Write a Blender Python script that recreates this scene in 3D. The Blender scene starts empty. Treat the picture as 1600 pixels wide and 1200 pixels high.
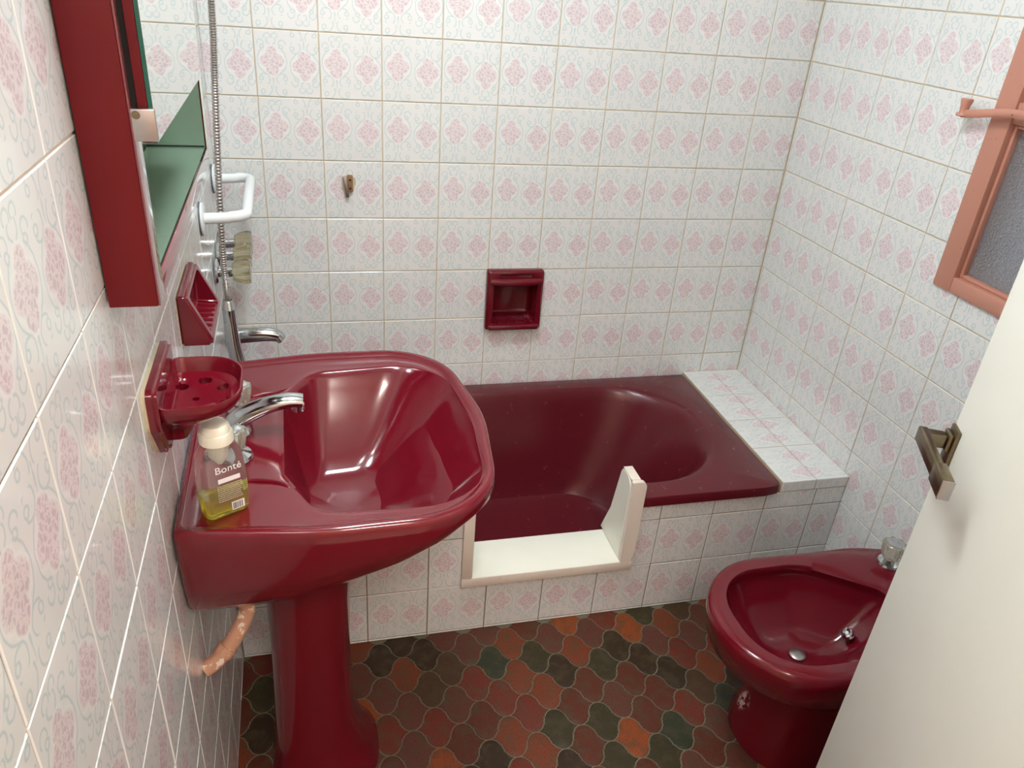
import bpy, bmesh, math, random
from mathutils import Vector, Matrix
PI = math.pi
random.seed(7)
S = bpy.context.scene
COL = S.collection

# ------------------------------------------------------------------ camera
cam_data = bpy.data.cameras.new('camera')
cam = bpy.data.objects.new('camera', cam_data); COL.objects.link(cam)
CAM_R = Vector((0.970273, -0.23097016, 0.07227089))
CAM_D = Vector((-0.04808778, -0.47666506, -0.87776876))
CAM_F = Vector((0.2371874, 0.84819998, -0.47360208))
CAM_P = Vector((0.1275, -2.0491, 1.5233))
FPX = 1189.53
cam.matrix_world = Matrix(((CAM_R.x, -CAM_D.x, -CAM_F.x, CAM_P.x),
                           (CAM_R.y, -CAM_D.y, -CAM_F.y, CAM_P.y),
                           (CAM_R.z, -CAM_D.z, -CAM_F.z, CAM_P.z), (0, 0, 0, 1)))
cam_data.sensor_fit = 'HORIZONTAL'; cam_data.sensor_width = 36
cam_data.lens = 36 * FPX / 1600
cam_data.clip_start = 0.02
S.camera = cam

# ------------------------------------------------------------------ world, exposure
W = bpy.data.worlds.new('world'); S.world = W; W.use_nodes = True
W.node_tree.nodes['Background'].inputs[0].default_value = (0.34, 0.35, 0.38, 1)
W.node_tree.nodes['Background'].inputs[1].default_value = 1.0
S.view_settings.view_transform = 'Standard'; S.view_settings.look = 'None'
S.view_settings.gamma = 1; S.view_settings.use_curve_mapping = False
S.view_settings.exposure = 0.09
WALL_LAMP = dict(pos=(0.17, -1.20, 1.92), strength=74.0, color=(0.92, 0.985, 1.0))
HALL_LAMP = dict(strength=62.0, color=(1.0, 0.90, 0.82))
CEIL_LAMP = dict(pos=(.30, -.95), strength=50.0, color=(0.87, 0.965, 1.0))

def in_view(p, m=60):
    v = Vector(p) - CAM_P
    z = v.dot(CAM_F)
    if z < 0.05: return False
    u = 800 + FPX * v.dot(CAM_R) / z; w = 600 + FPX * v.dot(CAM_D) / z
    return -m < u < 1600 + m and -m < w < 1200 + m

# ------------------------------------------------------------------ node helpers
class NT:
    def __init__(s, name):
        s.m = bpy.data.materials.new(name); s.m.use_nodes = True
        s.t = s.m.node_tree; s.bsdf = s.t.nodes['Principled BSDF']
        s.out = s.t.nodes['Material Output']
    def n(s, ty, **kw):
        nd = s.t.nodes.new(ty)
        for k, v in kw.items(): setattr(nd, k, v)
        return nd
    def link(s, a, b): s.t.links.new(a, b)
    def put(s, sock, v):
        if isinstance(v, bpy.types.NodeSocket): s.link(v, sock)
        else: sock.default_value = v
    def math(s, op, a, b=0.0, c=None, clamp=False):
        nd = s.n('ShaderNodeMath', operation=op); nd.use_clamp = clamp
        s.put(nd.inputs[0], a); s.put(nd.inputs[1], b)
        if c is not None: s.put(nd.inputs[2], c)
        return nd.outputs[0]
    def step(s, x, lo, hi):            # 1 below lo, 0 above hi
        nd = s.n('ShaderNodeMapRange'); nd.interpolation_type = 'SMOOTHSTEP'
        s.put(nd.inputs['Value'], x); nd.inputs['From Min'].default_value = lo; nd.inputs['From Max'].default_value = hi
        nd.inputs['To Min'].default_value = 1; nd.inputs['To Max'].default_value = 0
        return nd.outputs['Result']
    def mix(s, f, a, b):
        nd = s.n('ShaderNodeMix', data_type='RGBA')
        s.put(nd.inputs['Factor'], f)
        for sock, v in ((nd.inputs['A'], a), (nd.inputs['B'], b)) if False else ((nd.inputs[6], a), (nd.inputs[7], b)):
            if isinstance(v, bpy.types.NodeSocket): s.link(v, sock)
            else: sock.default_value = (*v, 1) if len(v) == 3 else v
        return nd.outputs[2]
    def noise(s, scale, vec=None, detail=3, rough=.5):
        nd = s.n('ShaderNodeTexNoise'); nd.inputs['Scale'].default_value = scale
        nd.inputs['Detail'].default_value = detail; nd.inputs['Roughness'].default_value = rough
        if vec is not None: s.link(vec, nd.inputs['Vector'])
        return nd.outputs['Fac']
    def obj(s): return s.n('ShaderNodeTexCoord').outputs['Object']
    def bump(s, h, strength=.2, dist=.002):
        nd = s.n('ShaderNodeBump'); nd.inputs['Strength'].default_value = strength; nd.inputs['Distance'].default_value = dist
        s.link(h, nd.inputs['Height']); s.link(nd.outputs[0], s.bsdf.inputs['Normal'])
    def set(s, **kw):
        for k, v in kw.items():
            sock = s.bsdf.inputs[k.replace('_', ' ')]
            if isinstance(v, bpy.types.NodeSocket): s.link(v, sock)
            else: sock.default_value = (*v, 1) if isinstance(v, tuple) and len(v) == 3 else v
        return s

def srgb(r, g, b):
    f = lambda c: (c / 255 / 12.92) if c <= 10 else ((c / 255 + .055) / 1.055) ** 2.4
    return (f(r), f(g), f(b))

def mat_plain(name, col, rough=.4, metal=0., var=.06, scale=30, coat=0., bump=0.):
    t = NT(name); f = t.noise(scale, t.obj())
    c2 = tuple(x * (1 - var * 2) for x in col); c3 = tuple(min(1, x * (1 + var)) for x in col)
    t.set(Base_Color=t.mix(f, c2, c3), Roughness=rough, Metallic=metal)
    if coat: t.set(Coat_Weight=coat, Coat_Roughness=.04)
    if bump: t.bump(f, bump)
    return t.m

# ------------------------------------------------------------------ tile print: two roses with scrolls
def mat_tile():
    t = NT('printed_tile')
    uv = t.n('ShaderNodeUVMap').outputs[0]
    sep = t.n('ShaderNodeSeparateXYZ'); t.link(uv, sep.inputs[0])
    u, v = sep.outputs[0], sep.outputs[1]
    right = t.math('GREATER_THAN', u, 0.515)
    sgn = t.math('MULTIPLY_ADD', right, -2.0, 1.0)           # 1 or -1
    uu = t.math('MULTIPLY_ADD', u, sgn, t.math('MULTIPLY', right, 1.03))
    vv = t.math('MULTIPLY_ADD', v, sgn, t.math('MULTIPLY', right, 1.02))
    wob = t.n('ShaderNodeTexNoise'); wob.inputs['Scale'].default_value = 9; t.link(uv, wob.inputs['Vector'])
    sc = t.n('ShaderNodeSeparateXYZ'); t.link(wob.outputs['Color'], sc.inputs[0])
    p = t.math('ABSOLUTE', t.math('SUBTRACT', uu, 0.265))
    p = t.math('ADD', p, t.math('MULTIPLY', t.math('SUBTRACT', sc.outputs[0], .5), .035))
    q = t.math('ADD', vv, t.math('MULTIPLY', t.math('SUBTRACT', sc.outputs[1], .5), .035))
    cmb = t.n('ShaderNodeCombineXYZ'); t.link(p, cmb.inputs[0]); t.link(q, cmb.inputs[1])
    PQ = cmb.outputs[0]
    def dist(cx, cy):
        nd = t.n('ShaderNodeVectorMath', operation='DISTANCE'); t.link(PQ, nd.inputs[0]); nd.inputs[1].default_value = (cx, cy, 0)
        return nd.outputs['Value']
    def ring(cx, cy, r, mask=None):       # mask: (socket axis, op, value) keeps that side
        d = t.math('ABSOLUTE', t.math('SUBTRACT', dist(cx, cy), r))
        for ax, op, val in (mask or []):
            bad = t.math('LESS_THAN' if op == '>' else 'GREATER_THAN', ax, val)
            d = t.math('ADD', d, bad)
        return d
    lines = [ring(0.0, .550, .222, [(p, '>', .10)]),              # cartouche
             ring(.055, .905, .045, [(q, '>', .875)]),            # small loops on top
             ring(.01, .84, .055, [(p, '>', .02), (q, '<', .88)]),
             ring(.165, .80, .05, [(q, '>', .775)]),              # side curl
             ring(.145, .745, .028),
             ring(.135, .27, .085, [(q, '>', .20), (p, '<', .205)]),   # curls under the rose
             ring(.185, .285, .03),
             ring(.13, .115, .10, [(q, '<', .17), (p, '<', .2)]),
             ring(.17, .085, .03)]
    stem = t.math('ADD', p, t.math('MULTIPLY', t.math('MAXIMUM', t.math('SUBTRACT', q, .30), t.math('SUBTRACT', .13, q)), 4.0))
    stem = t.math('MAXIMUM', stem, p)
    lines.append(stem)
    d = lines[0]
    for l in lines[1:]: d = t.math('MINIMUM', d, l)
    line = t.step(d, .003, .013)
    # rose
    def ell(rx, ry, cy):
        a = t.math('POWER', t.math('DIVIDE', p, rx), 2); b = t.math('POWER', t.math('DIVIDE', t.math('ABSOLUTE', t.math('SUBTRACT', q, cy)), ry), 2)
        return t.math('ADD', a, b)
    e = t.math('MINIMUM', ell(.20, .125, .545), t.math('MINIMUM', ell(.085, .085, .685), ell(.105, .10, .42)))
    rose = t.step(e, .62, 1.22)
    vor = t.n('ShaderNodeTexVoronoi', feature='DISTANCE_TO_EDGE'); vor.inputs['Scale'].default_value = 17
    wv = t.n('ShaderNodeVectorMath', operation='ADD'); t.link(uv, wv.inputs[0])
    w2 = t.n('ShaderNodeTexNoise'); w2.inputs['Scale'].default_value = 22; t.link(uv, w2.inputs['Vector'])
    ws = t.n('ShaderNodeVectorMath', operation='SCALE'); t.link(w2.outputs['Color'], ws.inputs[0]); ws.inputs['Scale'].default_value = .09
    t.link(ws.outputs[0], wv.inputs[1]); t.link(wv.outputs[0], vor.inputs['Vector'])
    petal = t.step(vor.outputs['Distance'], .06, .22)       # 1 on petal edges
    tone = t.noise(7, uv, 2)
    pink = t.mix(tone, srgb(196, 168, 180), srgb(216, 194, 200))
    pink = t.mix(t.math('MULTIPLY', petal, .8), pink, srgb(240, 226, 226))
    halo = t.math('MULTIPLY', t.step(e, 1.1, 1.75), .6)
    rnd = t.n('ShaderNodeObjectInfo').outputs['Random']
    base = t.mix(rnd, srgb(234, 233, 230), srgb(238, 237, 234))
    mot = t.noise(4, uv, 3)
    base = t.mix(t.math('MULTIPLY', mot, .35), base, srgb(226, 230, 230))
    c = t.mix(halo, base, srgb(245, 243, 241))
    c = t.mix(t.math('MULTIPLY', line, .62), c, srgb(188, 208, 212))
    c = t.mix(t.math('MULTIPLY', rose, .74), c, pink)
    t.set(Base_Color=c, Roughness=.22, Specular_IOR_Level=.5, Coat_Weight=.35, Coat_Roughness=.06)
    t.bump(t.noise(5, uv, 1), .12, .002)
    return t.m

def mat_grout(name, c1, c2):
    t = NT(name); f = t.noise(14, t.obj(), 5, .6)
    t.set(Base_Color=t.mix(f, c1, c2), Roughness=.85); return t.m

def mat_ceramic(name, col, rough=.13, coat=.28):
    t = NT(name); f = t.noise(40, t.obj(), 4, .6)
    c2 = tuple(x * .86 for x in col)
    t.set(Base_Color=t.mix(f, c2, col), Roughness=t.math('MULTIPLY_ADD', f, .08, rough - .04), Specular_IOR_Level=.42, Coat_Weight=coat, Coat_Roughness=.05)
    return t.m

def mat_floor_tile():
    t = NT('glazed_floor_tile')
    rnd = t.n('ShaderNodeObjectInfo').outputs['Random']
    ramp = t.n('ShaderNodeValToRGB'); t.link(rnd, ramp.inputs[0])
    cols = [(0, (50, 34, 18)), (.12, (88, 40, 24)), (.26, (54, 48, 27)), (.36, (104, 42, 27)), (.50, (72, 48, 30)),
            (.62, (112, 52, 27)), (.73, (48, 52, 37)), (.81, (92, 50, 39)), (.93, (134, 64, 26))]
    el = ramp.color_ramp.elements
    el[0].position = 0; el[0].color = (*srgb(*cols[0][1]), 1)
    el[1].position = cols[1][0]; el[1].color = (*srgb(*cols[1][1]), 1)
    for ps, c in cols[2:]:
        x = el.new(ps); x.color = (*srgb(*c), 1)
    ramp.color_ramp.interpolation = 'CONSTANT'
    oc = t.obj()
    wv = t.n('ShaderNodeVectorMath', operation='ADD'); t.link(oc, wv.inputs[0])
    off = t.n('ShaderNodeCombineXYZ'); t.link(t.math('MULTIPLY', rnd, 37.0), off.inputs[0]); t.link(t.math('MULTIPLY', rnd, 91.0), off.inputs[1])
    t.link(off.outputs[0], wv.inputs[1])
    f = t.noise(32, wv.outputs[0], 4, .6); g = t.noise(260, wv.outputs[0], 3, .65)
    c = t.mix(t.math('MULTIPLY', t.step(f, .36, .56), .55), ramp.outputs[0], srgb(74, 64, 44))
    c = t.mix(t.math('MULTIPLY', t.step(g, .40, .50), .38), c, srgb(38, 26, 20))
    t.set(Base_Color=c, Roughness=t.math('MULTIPLY_ADD', f, .25, .34), Specular_IOR_Level=.28)
    t.bump(t.math('ADD', t.noise(60, wv.outputs[0], 2), t.math('MULTIPLY', g, .3)), .25, .0015)
    return t.m

def mat_glass(name, col, rough=.05, ior=1.45, trans=1.0):
    t = NT(name); f = t.noise(20, t.obj())
    t.set(Base_Color=t.mix(f, tuple(x * .96 for x in col), col), Roughness=rough, IOR=ior, Transmission_Weight=trans)
    return t.m

M = {}
M['tile'] = mat_tile()
M['grout'] = mat_grout('wall_grout', srgb(196, 176, 146), srgb(222, 206, 180))
M['grout_dark'] = mat_grout('panel_grout', srgb(112, 98, 80), srgb(158, 140, 116))
M['grout_pale'] = mat_grout('pale_grout', srgb(232, 206, 184), srgb(244, 224, 204))
M['floor_grout'] = mat_grout('floor_grout', srgb(88, 84, 66), srgb(126, 120, 100))
M['floor_tile'] = mat_floor_tile()
M['red'] = mat_ceramic('burgundy_ceramic', srgb(108, 14, 30))
M['bath_red'] = mat_ceramic('burgundy_bath_enamel', srgb(96, 24, 34), .26, .05)
M['cab_red'] = mat_plain('burgundy_lacquer', srgb(106, 20, 26), .42, var=.05, scale=12)
M['cab_red'].node_tree.nodes['Principled BSDF'].inputs['Specular IOR Level'].default_value = .25
M['plaster'] = mat_plain('white_plaster', srgb(232, 228, 222), .8, var=.03)
M['hall'] = mat_plain('hall_paint', srgb(226, 208, 194), .8, var=.03)
M['chrome'] = mat_plain('chrome', (.58, .60, .61), .12, 1.0, var=.08, scale=60)
M['steel'] = mat_plain('satin_steel', (.46, .43, .42), .36, 1.0, var=.08, scale=60)
M['brass'] = mat_plain('worn_bronze', srgb(134, 122, 98), .3, 1.0, var=.15, scale=50)
M['white_plastic'] = mat_plain('white_coated_tube', srgb(238, 243, 243), .25, var=.02, coat=.4)
M['acrylic'] = mat_plain('white_acrylic', srgb(242, 242, 230), .4, var=.03, scale=9)
M['beige_frame'] = None
M['black'] = mat_plain('dark_gap', (.01, .01, .01), .8)
M['rubber'] = mat_plain('grey_rubber', (.12, .13, .14), .4)

# ------------------------------------------------------------------ mesh helpers
def mesh(name, verts, faces, uvs=None, smooth=None):
    me = bpy.data.meshes.new(name); me.from_pydata([tuple(v) for v in verts], [], faces)
    if uvs:
        l = me.uv_layers.new(name='uv'); d = l.data
        for i, uvp in enumerate(uvs): d[i].uv = uvp
    bm = bmesh.new(); bm.from_mesh(me); bmesh.ops.recalc_face_normals(bm, faces=bm.faces) if uvs is None else None
    bm.to_mesh(me); bm.free()
    if smooth is not None:
        me.shade_smooth(); me.set_sharp_from_angle(angle=math.radians(smooth))
    me.update(); return me

def link(name, me, mat, parent=None, mw=None):
    o = bpy.data.objects.new(name, me); COL.objects.link(o)
    if mat and me and not me.materials: me.materials.append(mat)
    if parent: o.parent = parent
    if mw is not None: o.matrix_local = mw
    return o

def tag(o, label=None, cat=None, group=None, kind=None):
    if label: o['label'] = label
    if cat: o['category'] = cat
    if group: o['group'] = group
    if kind: o['kind'] = kind
    return o

def thing(name, label, cat, mw=None, group=None):
    o = bpy.data.objects.new(name, None); COL.objects.link(o); o.empty_display_size = .05
    if mw is not None: o.matrix_world = mw
    return tag(o, label, cat, group)

def box_vf(x0, x1, y0, y1, z0, z1, V, F):
    b = len(V)
    V += [(x0, y0, z0), (x1, y0, z0), (x1, y1, z0), (x0, y1, z0), (x0, y0, z1), (x1, y0, z1), (x1, y1, z1), (x0, y1, z1)]
    F += [tuple(b + i for i in f) for f in ((0, 3, 2, 1), (4, 5, 6, 7), (0, 1, 5, 4), (1, 2, 6, 5), (2, 3, 7, 6), (3, 0, 4, 7))]

def boxes(name, bs, mat, parent=None, bevel=0, mw=None, seg=2):
    V, F = [], []
    for b in bs: box_vf(*b, V, F)
    me = mesh(name, V, F)
    if bevel:
        bm = bmesh.new(); bm.from_mesh(me)
        bmesh.ops.bevel(bm, geom=bm.edges[:], offset=bevel, segments=seg, affect='EDGES', profile=.5)
        bm.to_mesh(me); bm.free(); me.shade_smooth(); me.set_sharp_from_angle(angle=math.radians(40))
    return link(name, me, mat, parent, mw)

def loft(name, rings, mat, parent=None, cap0=True, cap1=True, smooth=40, mw=None, c0=None, c1=None):
    n = len(rings[0]); V, F = [], []
    for r in rings: V += [tuple(p) for p in r]
    for k in range(len(rings) - 1):
        for i in range(n):
            j = (i + 1) % n
            F.append((k * n + i, k * n + j, (k + 1) * n + j, (k + 1) * n + i))
    def cap(k, cc, flip):
        c = len(V); r = rings[k]
        V.append(cc or tuple(sum(p[a] for p in r) / n for a in range(3)))
        for i in range(n):
            j = (i + 1) % n
            F.append((c, k * n + j, k * n + i) if flip else (c, k * n + i, k * n + j))
    if cap0: cap(0, c0, True)
    if cap1: cap(len(rings) - 1, c1, False)
    return link(name, mesh(name, V, F, smooth=smooth), mat, parent, mw)

def rpoly(pts, seg=8):
    out = []; n = len(pts)
    for i in range(n):
        x, y, r = pts[i]; a = Vector(pts[i - 1][:2]); c = Vector(pts[(i + 1) % n][:2]); b = Vector((x, y))
        d1 = (a - b).normalized(); d2 = (c - b).normalized()
        ang = math.acos(max(-1, min(1, d1.dot(d2))))
        if r <= 0 or ang > PI - .01: out.append((x, y)); continue
        tl = r / math.tan(ang / 2); m = min((a - b).length, (c - b).length) * .499
        if tl > m: tl = m; r = tl * math.tan(ang / 2)
        cen = b + (d1 + d2).normalized() * (r / math.sin(ang / 2))
        p0 = b + d1 * tl; p1 = b + d2 * tl
        a0 = math.atan2(p0.y - cen.y, p0.x - cen.x); a1 = math.atan2(p1.y - cen.y, p1.x - cen.x)
        da = (a1 - a0 + PI) % (2 * PI) - PI
        for k in range(seg + 1):
            th = a0 + da * k / seg; out.append((cen.x + r * math.cos(th), cen.y + r * math.sin(th)))
    return out

def polar(poly, c, angs):
    out = []; n = len(poly)
    for th in angs:
        dx, dy = math.cos(th), math.sin(th); best = 0
        for i in range(n):
            x1, y1 = poly[i][0] - c[0], poly[i][1] - c[1]; x2, y2 = poly[(i + 1) % n][0] - c[0], poly[(i + 1) % n][1] - c[1]
            ex, ey = x2 - x1, y2 - y1; den = dx * ey - dy * ex
            if abs(den) < 1e-12: continue
            tt = (x1 * ey - y1 * ex) / den; s = (x1 * dy - y1 * dx) / den
            if tt > 0 and -1e-9 <= s <= 1 + 1e-9: best = max(best, tt)
        out.append((c[0] + dx * best, c[1] + dy * best))
    return out

def angles(n, extra, c):
    A = [2 * PI * i / n for i in range(n)]
    for e in extra:
        a = math.atan2(e[1] - c[1], e[0] - c[0]) % (2 * PI)
        k = min(range(len(A)), key=lambda i: abs((A[i] - a + PI) % (2 * PI) - PI)); A[k] = a
    return sorted(A)

def catmull(pts, n=8):
    P = [Vector(p) for p in pts]; out = []
    for i in range(len(P) - 1):
        a, b, c, d = P[max(0, i - 1)], P[i], P[i + 1], P[min(len(P) - 1, i + 2)]
        for k in range(n):
            t = k / n
            out.append(.5 * ((2 * b) + (c - a) * t + (2 * a - 5 * b + 4 * c - d) * t * t + (3 * b - a - 3 * c + d) * t ** 3))
    out.append(P[-1]); return out

def tube(name, path, rad, mat, parent=None, n=14, caps=True, mw=None, squash=None, smooth=50):
    path = [Vector(p) for p in path]; rings = []
    if not hasattr(rad, '__len__'): rad = [rad] * len(path)
    t0 = (path[1] - path[0]).normalized()
    up = Vector((0, 0, 1)) if abs(t0.z) < .9 else Vector((1, 0, 0))
    nrm = (up - t0 * up.dot(t0)).normalized()
    for i, p in enumerate(path):
        t = (path[min(i + 1, len(path) - 1)] - path[max(i - 1, 0)]).normalized()
        nrm = (nrm - t * nrm.dot(t)).normalized(); bi = t.cross(nrm)
        s1, s2 = squash[i] if squash else (1, 1)
        rings.append([p + (nrm * math.cos(2 * PI * k / n) * s1 + bi * math.sin(2 * PI * k / n) * s2) * rad[i] for k in range(n)])
    return loft(name, rings, mat, parent, caps, caps, smooth, mw)

def lathe(name, prof, mat, parent=None, n=32, mw=None, flute=None, smooth=35):
    rings = []
    for k, (r, z) in enumerate(prof):
        ring = []
        for i in range(n):
            th = 2 * PI * i / n; f = 1
            if flute: f = 1 - flute[1] * flute[2][k] * (0.5 + 0.5 * math.cos(flute[0] * th))
            ring.append((r * f * math.cos(th), r * f * math.sin(th), z))
        rings.append(ring)
    return loft(name, rings, mat, parent, True, True, smooth, mw)

def join_dice(o, cutters):        # cut real holes
    for c in cutters:
        m = o.modifiers.new('b', 'BOOLEAN'); m.operation = 'DIFFERENCE'; m.solver = 'EXACT'; m.object = c
    dg = bpy.context.evaluated_depsgraph_get(); dg.update()
    me = bpy.data.meshes.new_from_object(o.evaluated_get(dg)); me.name = o.name
    o.modifiers.clear(); o.data = me
    for c in cutters:
        d = c.data; bpy.data.objects.remove(c); bpy.data.meshes.remove(d)
    me.shade_smooth(); me.set_sharp_from_angle(angle=math.radians(35))
    return o

def frame(origin, ax, ay, az):
    ax, ay, az, o = Vector(ax).normalized(), Vector(ay).normalized(), Vector(az).normalized(), Vector(origin)
    return Matrix(((ax.x, ay.x, az.x, o.x), (ax.y, ay.y, az.y, o.y), (ax.z, ay.z, az.z, o.z), (0, 0, 0, 1)))

# ------------------------------------------------------------------ room constants
T, TV, TOP = 0.15, 0.1512, 1.518          # tile pitch; height of joint row 0
XR = 1.4914                               # right wall
LA, LB = -.1177, -.0266                   # left wall x = LA + LB*y
HC = 2.38                                 # ceiling
YD = -1.98                                # door wall (inside face)
YP = -.631                                # bath panel front
TH = .0018                                # tile proud of grout
G = .0013                                 # half joint

F_BACK = frame((0, 0, 0), (1, 0, 0), (0, 0, 1), (0, -1, 0))
F_PANEL = frame((0, YP, 0), (1, 0, 0), (0, 0, 1), (0, -1, 0))
F_RIGHT = frame((XR, 0, 0), (0, -1, 0), (0, 0, 1), (-1, 0, 0))
LT = Vector((LB, 1, 0)).normalized()
F_LEFT = frame((LA, 0, 0), LT, (0, 0, 1), (LT.y, -LT.x, 0))      # a = along +y, b = up, n = out
F_LEDGE = frame((0, 0, .398), (1, 0, 0), (0, 1, 0), (0, 0, 1))

def slab(name, rect, holes, thick, F, mat, z1=-TH):
    a0, a1, b0, b1 = rect
    xs = sorted({a0, a1, *[min(max(h[i], a0), a1) for h in holes for i in (0, 1)]}); ys = sorted({b0, b1, *[min(max(h[i], b0), b1) for h in holes for i in (2, 3)]})
    bs = []
    for j in range(len(ys) - 1):
        run = None
        for i in range(len(xs) - 1):
            cx, cy = (xs[i] + xs[i + 1]) / 2, (ys[j] + ys[j + 1]) / 2
            solid = not any(h[0] < cx < h[1] and h[2] < cy < h[3] for h in holes)
            if solid: run = [xs[i], xs[i + 1]] if run is None else [run[0], xs[i + 1]]
            if (not solid or i == len(xs) - 2) and run: bs.append((run[0], run[1], ys[j], ys[j + 1], -thick, z1)); run = None
    o = boxes(name, bs, mat, None, 0, F); return tag(o, kind='structure')

_tc = {}
def tile_geo(pieces, cell, rot=False):
    """pieces: rects in cell-local metres; cell size (w,h)"""
    V, Fc, UV = [], [], []
    def uvof(x, y):
        a, b = x / cell[0], y / cell[1]
        return (b, 1 - a) if rot else (a, b)
    for (x0, x1, y0, y1) in pieces:
        bv = .0011 if len(pieces) == 1 else .0
        b = len(V)
        V += [(x0, y0, -TH), (x1, y0, -TH), (x1, y1, -TH), (x0, y1, -TH)]
        V += [(x0, y0, -bv * .8), (x1, y0, -bv * .8), (x1, y1, -bv * .8), (x0, y1, -bv * .8)]
        V += [(x0 + bv, y0 + bv, 0), (x1 - bv, y0 + bv, 0), (x1 - bv, y1 - bv, 0), (x0 + bv, y1 - bv, 0)]
        fs = [(b + 8, b + 9, b + 10, b + 11)]
        for k in range(4):
            l = (k + 1) % 4
            fs.append((b + k, b + l, b + 4 + l, b + 4 + k))
            if bv: fs.append((b + 4 + k, b + 4 + l, b + 8 + l, b + 8 + k))
        if not bv: 
            fs = [(b + 8, b + 9, b + 10, b + 11)] + [(b + k, b + (k + 1) % 4, b + 8 + (k + 1) % 4, b + 8 + k) for k in range(4)]
        for f in fs:
            Fc.append(f); UV += [uvof(V[i][0], V[i][1]) for i in f]
    return V, Fc, UV

def tile_field(parent, F, rect, oa, ob, ta, tb, holes=(), rot=False, gr=G):
    a0, a1, b0, b1 = rect; FarV, FarF, FarU = [], [], []
    for i in range(math.floor((a0 - oa) / ta), math.ceil((a1 - oa) / ta)):
        for j in range(math.floor((b0 - ob) / tb), math.ceil((b1 - ob) / tb)):
            ca, cb = oa + i * ta, ob + j * tb
            x0, x1, y0, y1 = max(ca + gr, a0), min(ca + ta - gr, a1), max(cb + gr, b0), min(cb + tb - gr, b1)
            if x1 - x0 < .004 or y1 - y0 < .004: continue
            pcs = [(x0, x1, y0, y1)]
            for h in holes:
                new = []
                for (p, q, r, s) in pcs:
                    if h[1] <= p or h[0] >= q or h[3] <= r or h[2] >= s: new.append((p, q, r, s)); continue
                    if r < h[2]: new.append((p, q, r, h[2]))
                    if s > h[3]: new.append((p, q, h[3], s))
                    rr, ss = max(r, h[2]), min(s, h[3])
                    if p < h[0]: new.append((p, h[0], rr, ss))
                    if q > h[1]: new.append((h[1], q, rr, ss))
                pcs = new
            pcs = [p for p in pcs if p[1] - p[0] > .002 and p[3] - p[2] > .002]
            if not pcs: continue
            loc = [(p - ca, q - ca, r - cb, s - cb) for p, q, r, s in pcs]
            key = (tuple(round(v, 4) for pc in loc for v in pc), ta, tb, rot)
            vis = any(in_view(F @ Vector((x, y, 0))) for p in pcs for x in p[:2] for y in p[2:])
            if vis:
                if key not in _tc:
                    V, Fc, UV = tile_geo(loc, (ta, tb), rot)
                    _tc[key] = mesh('tile', V, Fc, UV); _tc[key].materials.append(M['tile'])
                o = bpy.data.objects.new('tile', _tc[key]); COL.objects.link(o); o.parent = parent
                jit = Matrix.Rotation(random.uniform(-.003, .003), 4, 'X') @ Matrix.Rotation(random.uniform(-.003, .003), 4, 'Y')
                o.matrix_local = Matrix.Translation((ca + ta / 2, cb + tb / 2, random.uniform(0, .0004))) @ jit @ Matrix.Translation((-ta / 2, -tb / 2, 0))
            else:
                V, Fc, UV = tile_geo(loc, (ta, tb), rot); b = len(FarV)
                FarV += [(v[0] + ca, v[1] + cb, v[2]) for v in V]; FarF += [tuple(b + k for k in f) for f in Fc]; FarU += UV
    if FarV:
        o = link('tile_field', mesh('tile_field', FarV, FarF, FarU), M['tile'], parent); o['kind'] = 'stuff'

# ------------------------------------------------------------------ room shell
DISH_HOLE = (.612, .752, .592, .745)
wall_back = slab('wall_back', (-.32, XR + .12, 0, HC), [DISH_HOLE], .12, F_BACK, M['grout'])
tile_field(wall_back, F_BACK, (LA, XR - .002, .30, HC), 0, TOP % TV, T, TV, [DISH_HOLE])

WIN = (.690, 1.36, .978, 1.80)             # window hole in right wall (a=-y, b=z)
wall_right = slab('wall_right', (-.12, 2.10, 0, HC), [WIN], .14, F_RIGHT, M['grout'])
tile_field(wall_right, F_RIGHT, (.002, -YD, 0, HC), .1587 - 2 * T, TOP % TV, T, TV, [WIN])

CAB = (-1.255, -.607, 1.20, 1.66)           # recess behind the cabinet (a=y)
wall_left = slab('wall_left', (-3.2, .12, 0, HC), [CAB], .16, F_LEFT, M['grout_pale'])
tile_field(wall_left, F_LEFT, (YD, -.002, 0, HC), -.0105 - 20 * T, TOP % TV, T, TV, [CAB])

# door wall with the doorway the camera stands in, hallway behind it
V, Fc = [], []
for b in [(-.3, -.065, YD - .1, YD, 0, HC), (.665, XR + .14, YD - .1, YD, 0, HC), (-.065, .665, YD - .1, YD, 2.03, HC)]: box_vf(*b, V, Fc)
tag(link('wall_front', mesh('wall_front', V, Fc), M['plaster']), kind='structure')
V, Fc = [], []
for b in [(-.085, -.045, YD - .115, YD + .012, 0, 2.06), (.645, .685, YD - .115, YD + .012, 0, 2.06), (-.045, .645, YD - .115, YD + .012, 2.02, 2.06)]: box_vf(*b, V, Fc)
tag(link('trim_1', mesh('trim_1', V, Fc), M['acrylic']), kind='structure')
tag(boxes('ceiling', [(-.35, XR + .2, YD - .12, .15, HC, HC + .1)], M['plaster']), kind='structure')
tag(boxes('wall_hall', [(-1.2, 2.2, -3.4, -3.3, 0, 2.5), (-1.3, -1.2, -3.4, YD - .1, 0, 2.5), (2.2, 2.3, -3.4, YD - .1, 0, 2.5),
                        (-1.2, -.3, YD - .1, YD, 0, 2.5), (XR + .14, 2.2, YD - .1, YD, 0, 2.5)], M['hall']), kind='structure')
tag(boxes('ceiling_hall', [(-1.3, 2.3, -3.4, YD - .1, 2.5, 2.6)], M['plaster']), kind='structure')
tag(boxes('floor_hall', [(-1.3, 2.3, -3.4, YD - .05, -.1, 0)], M['hall']), kind='structure')

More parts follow.
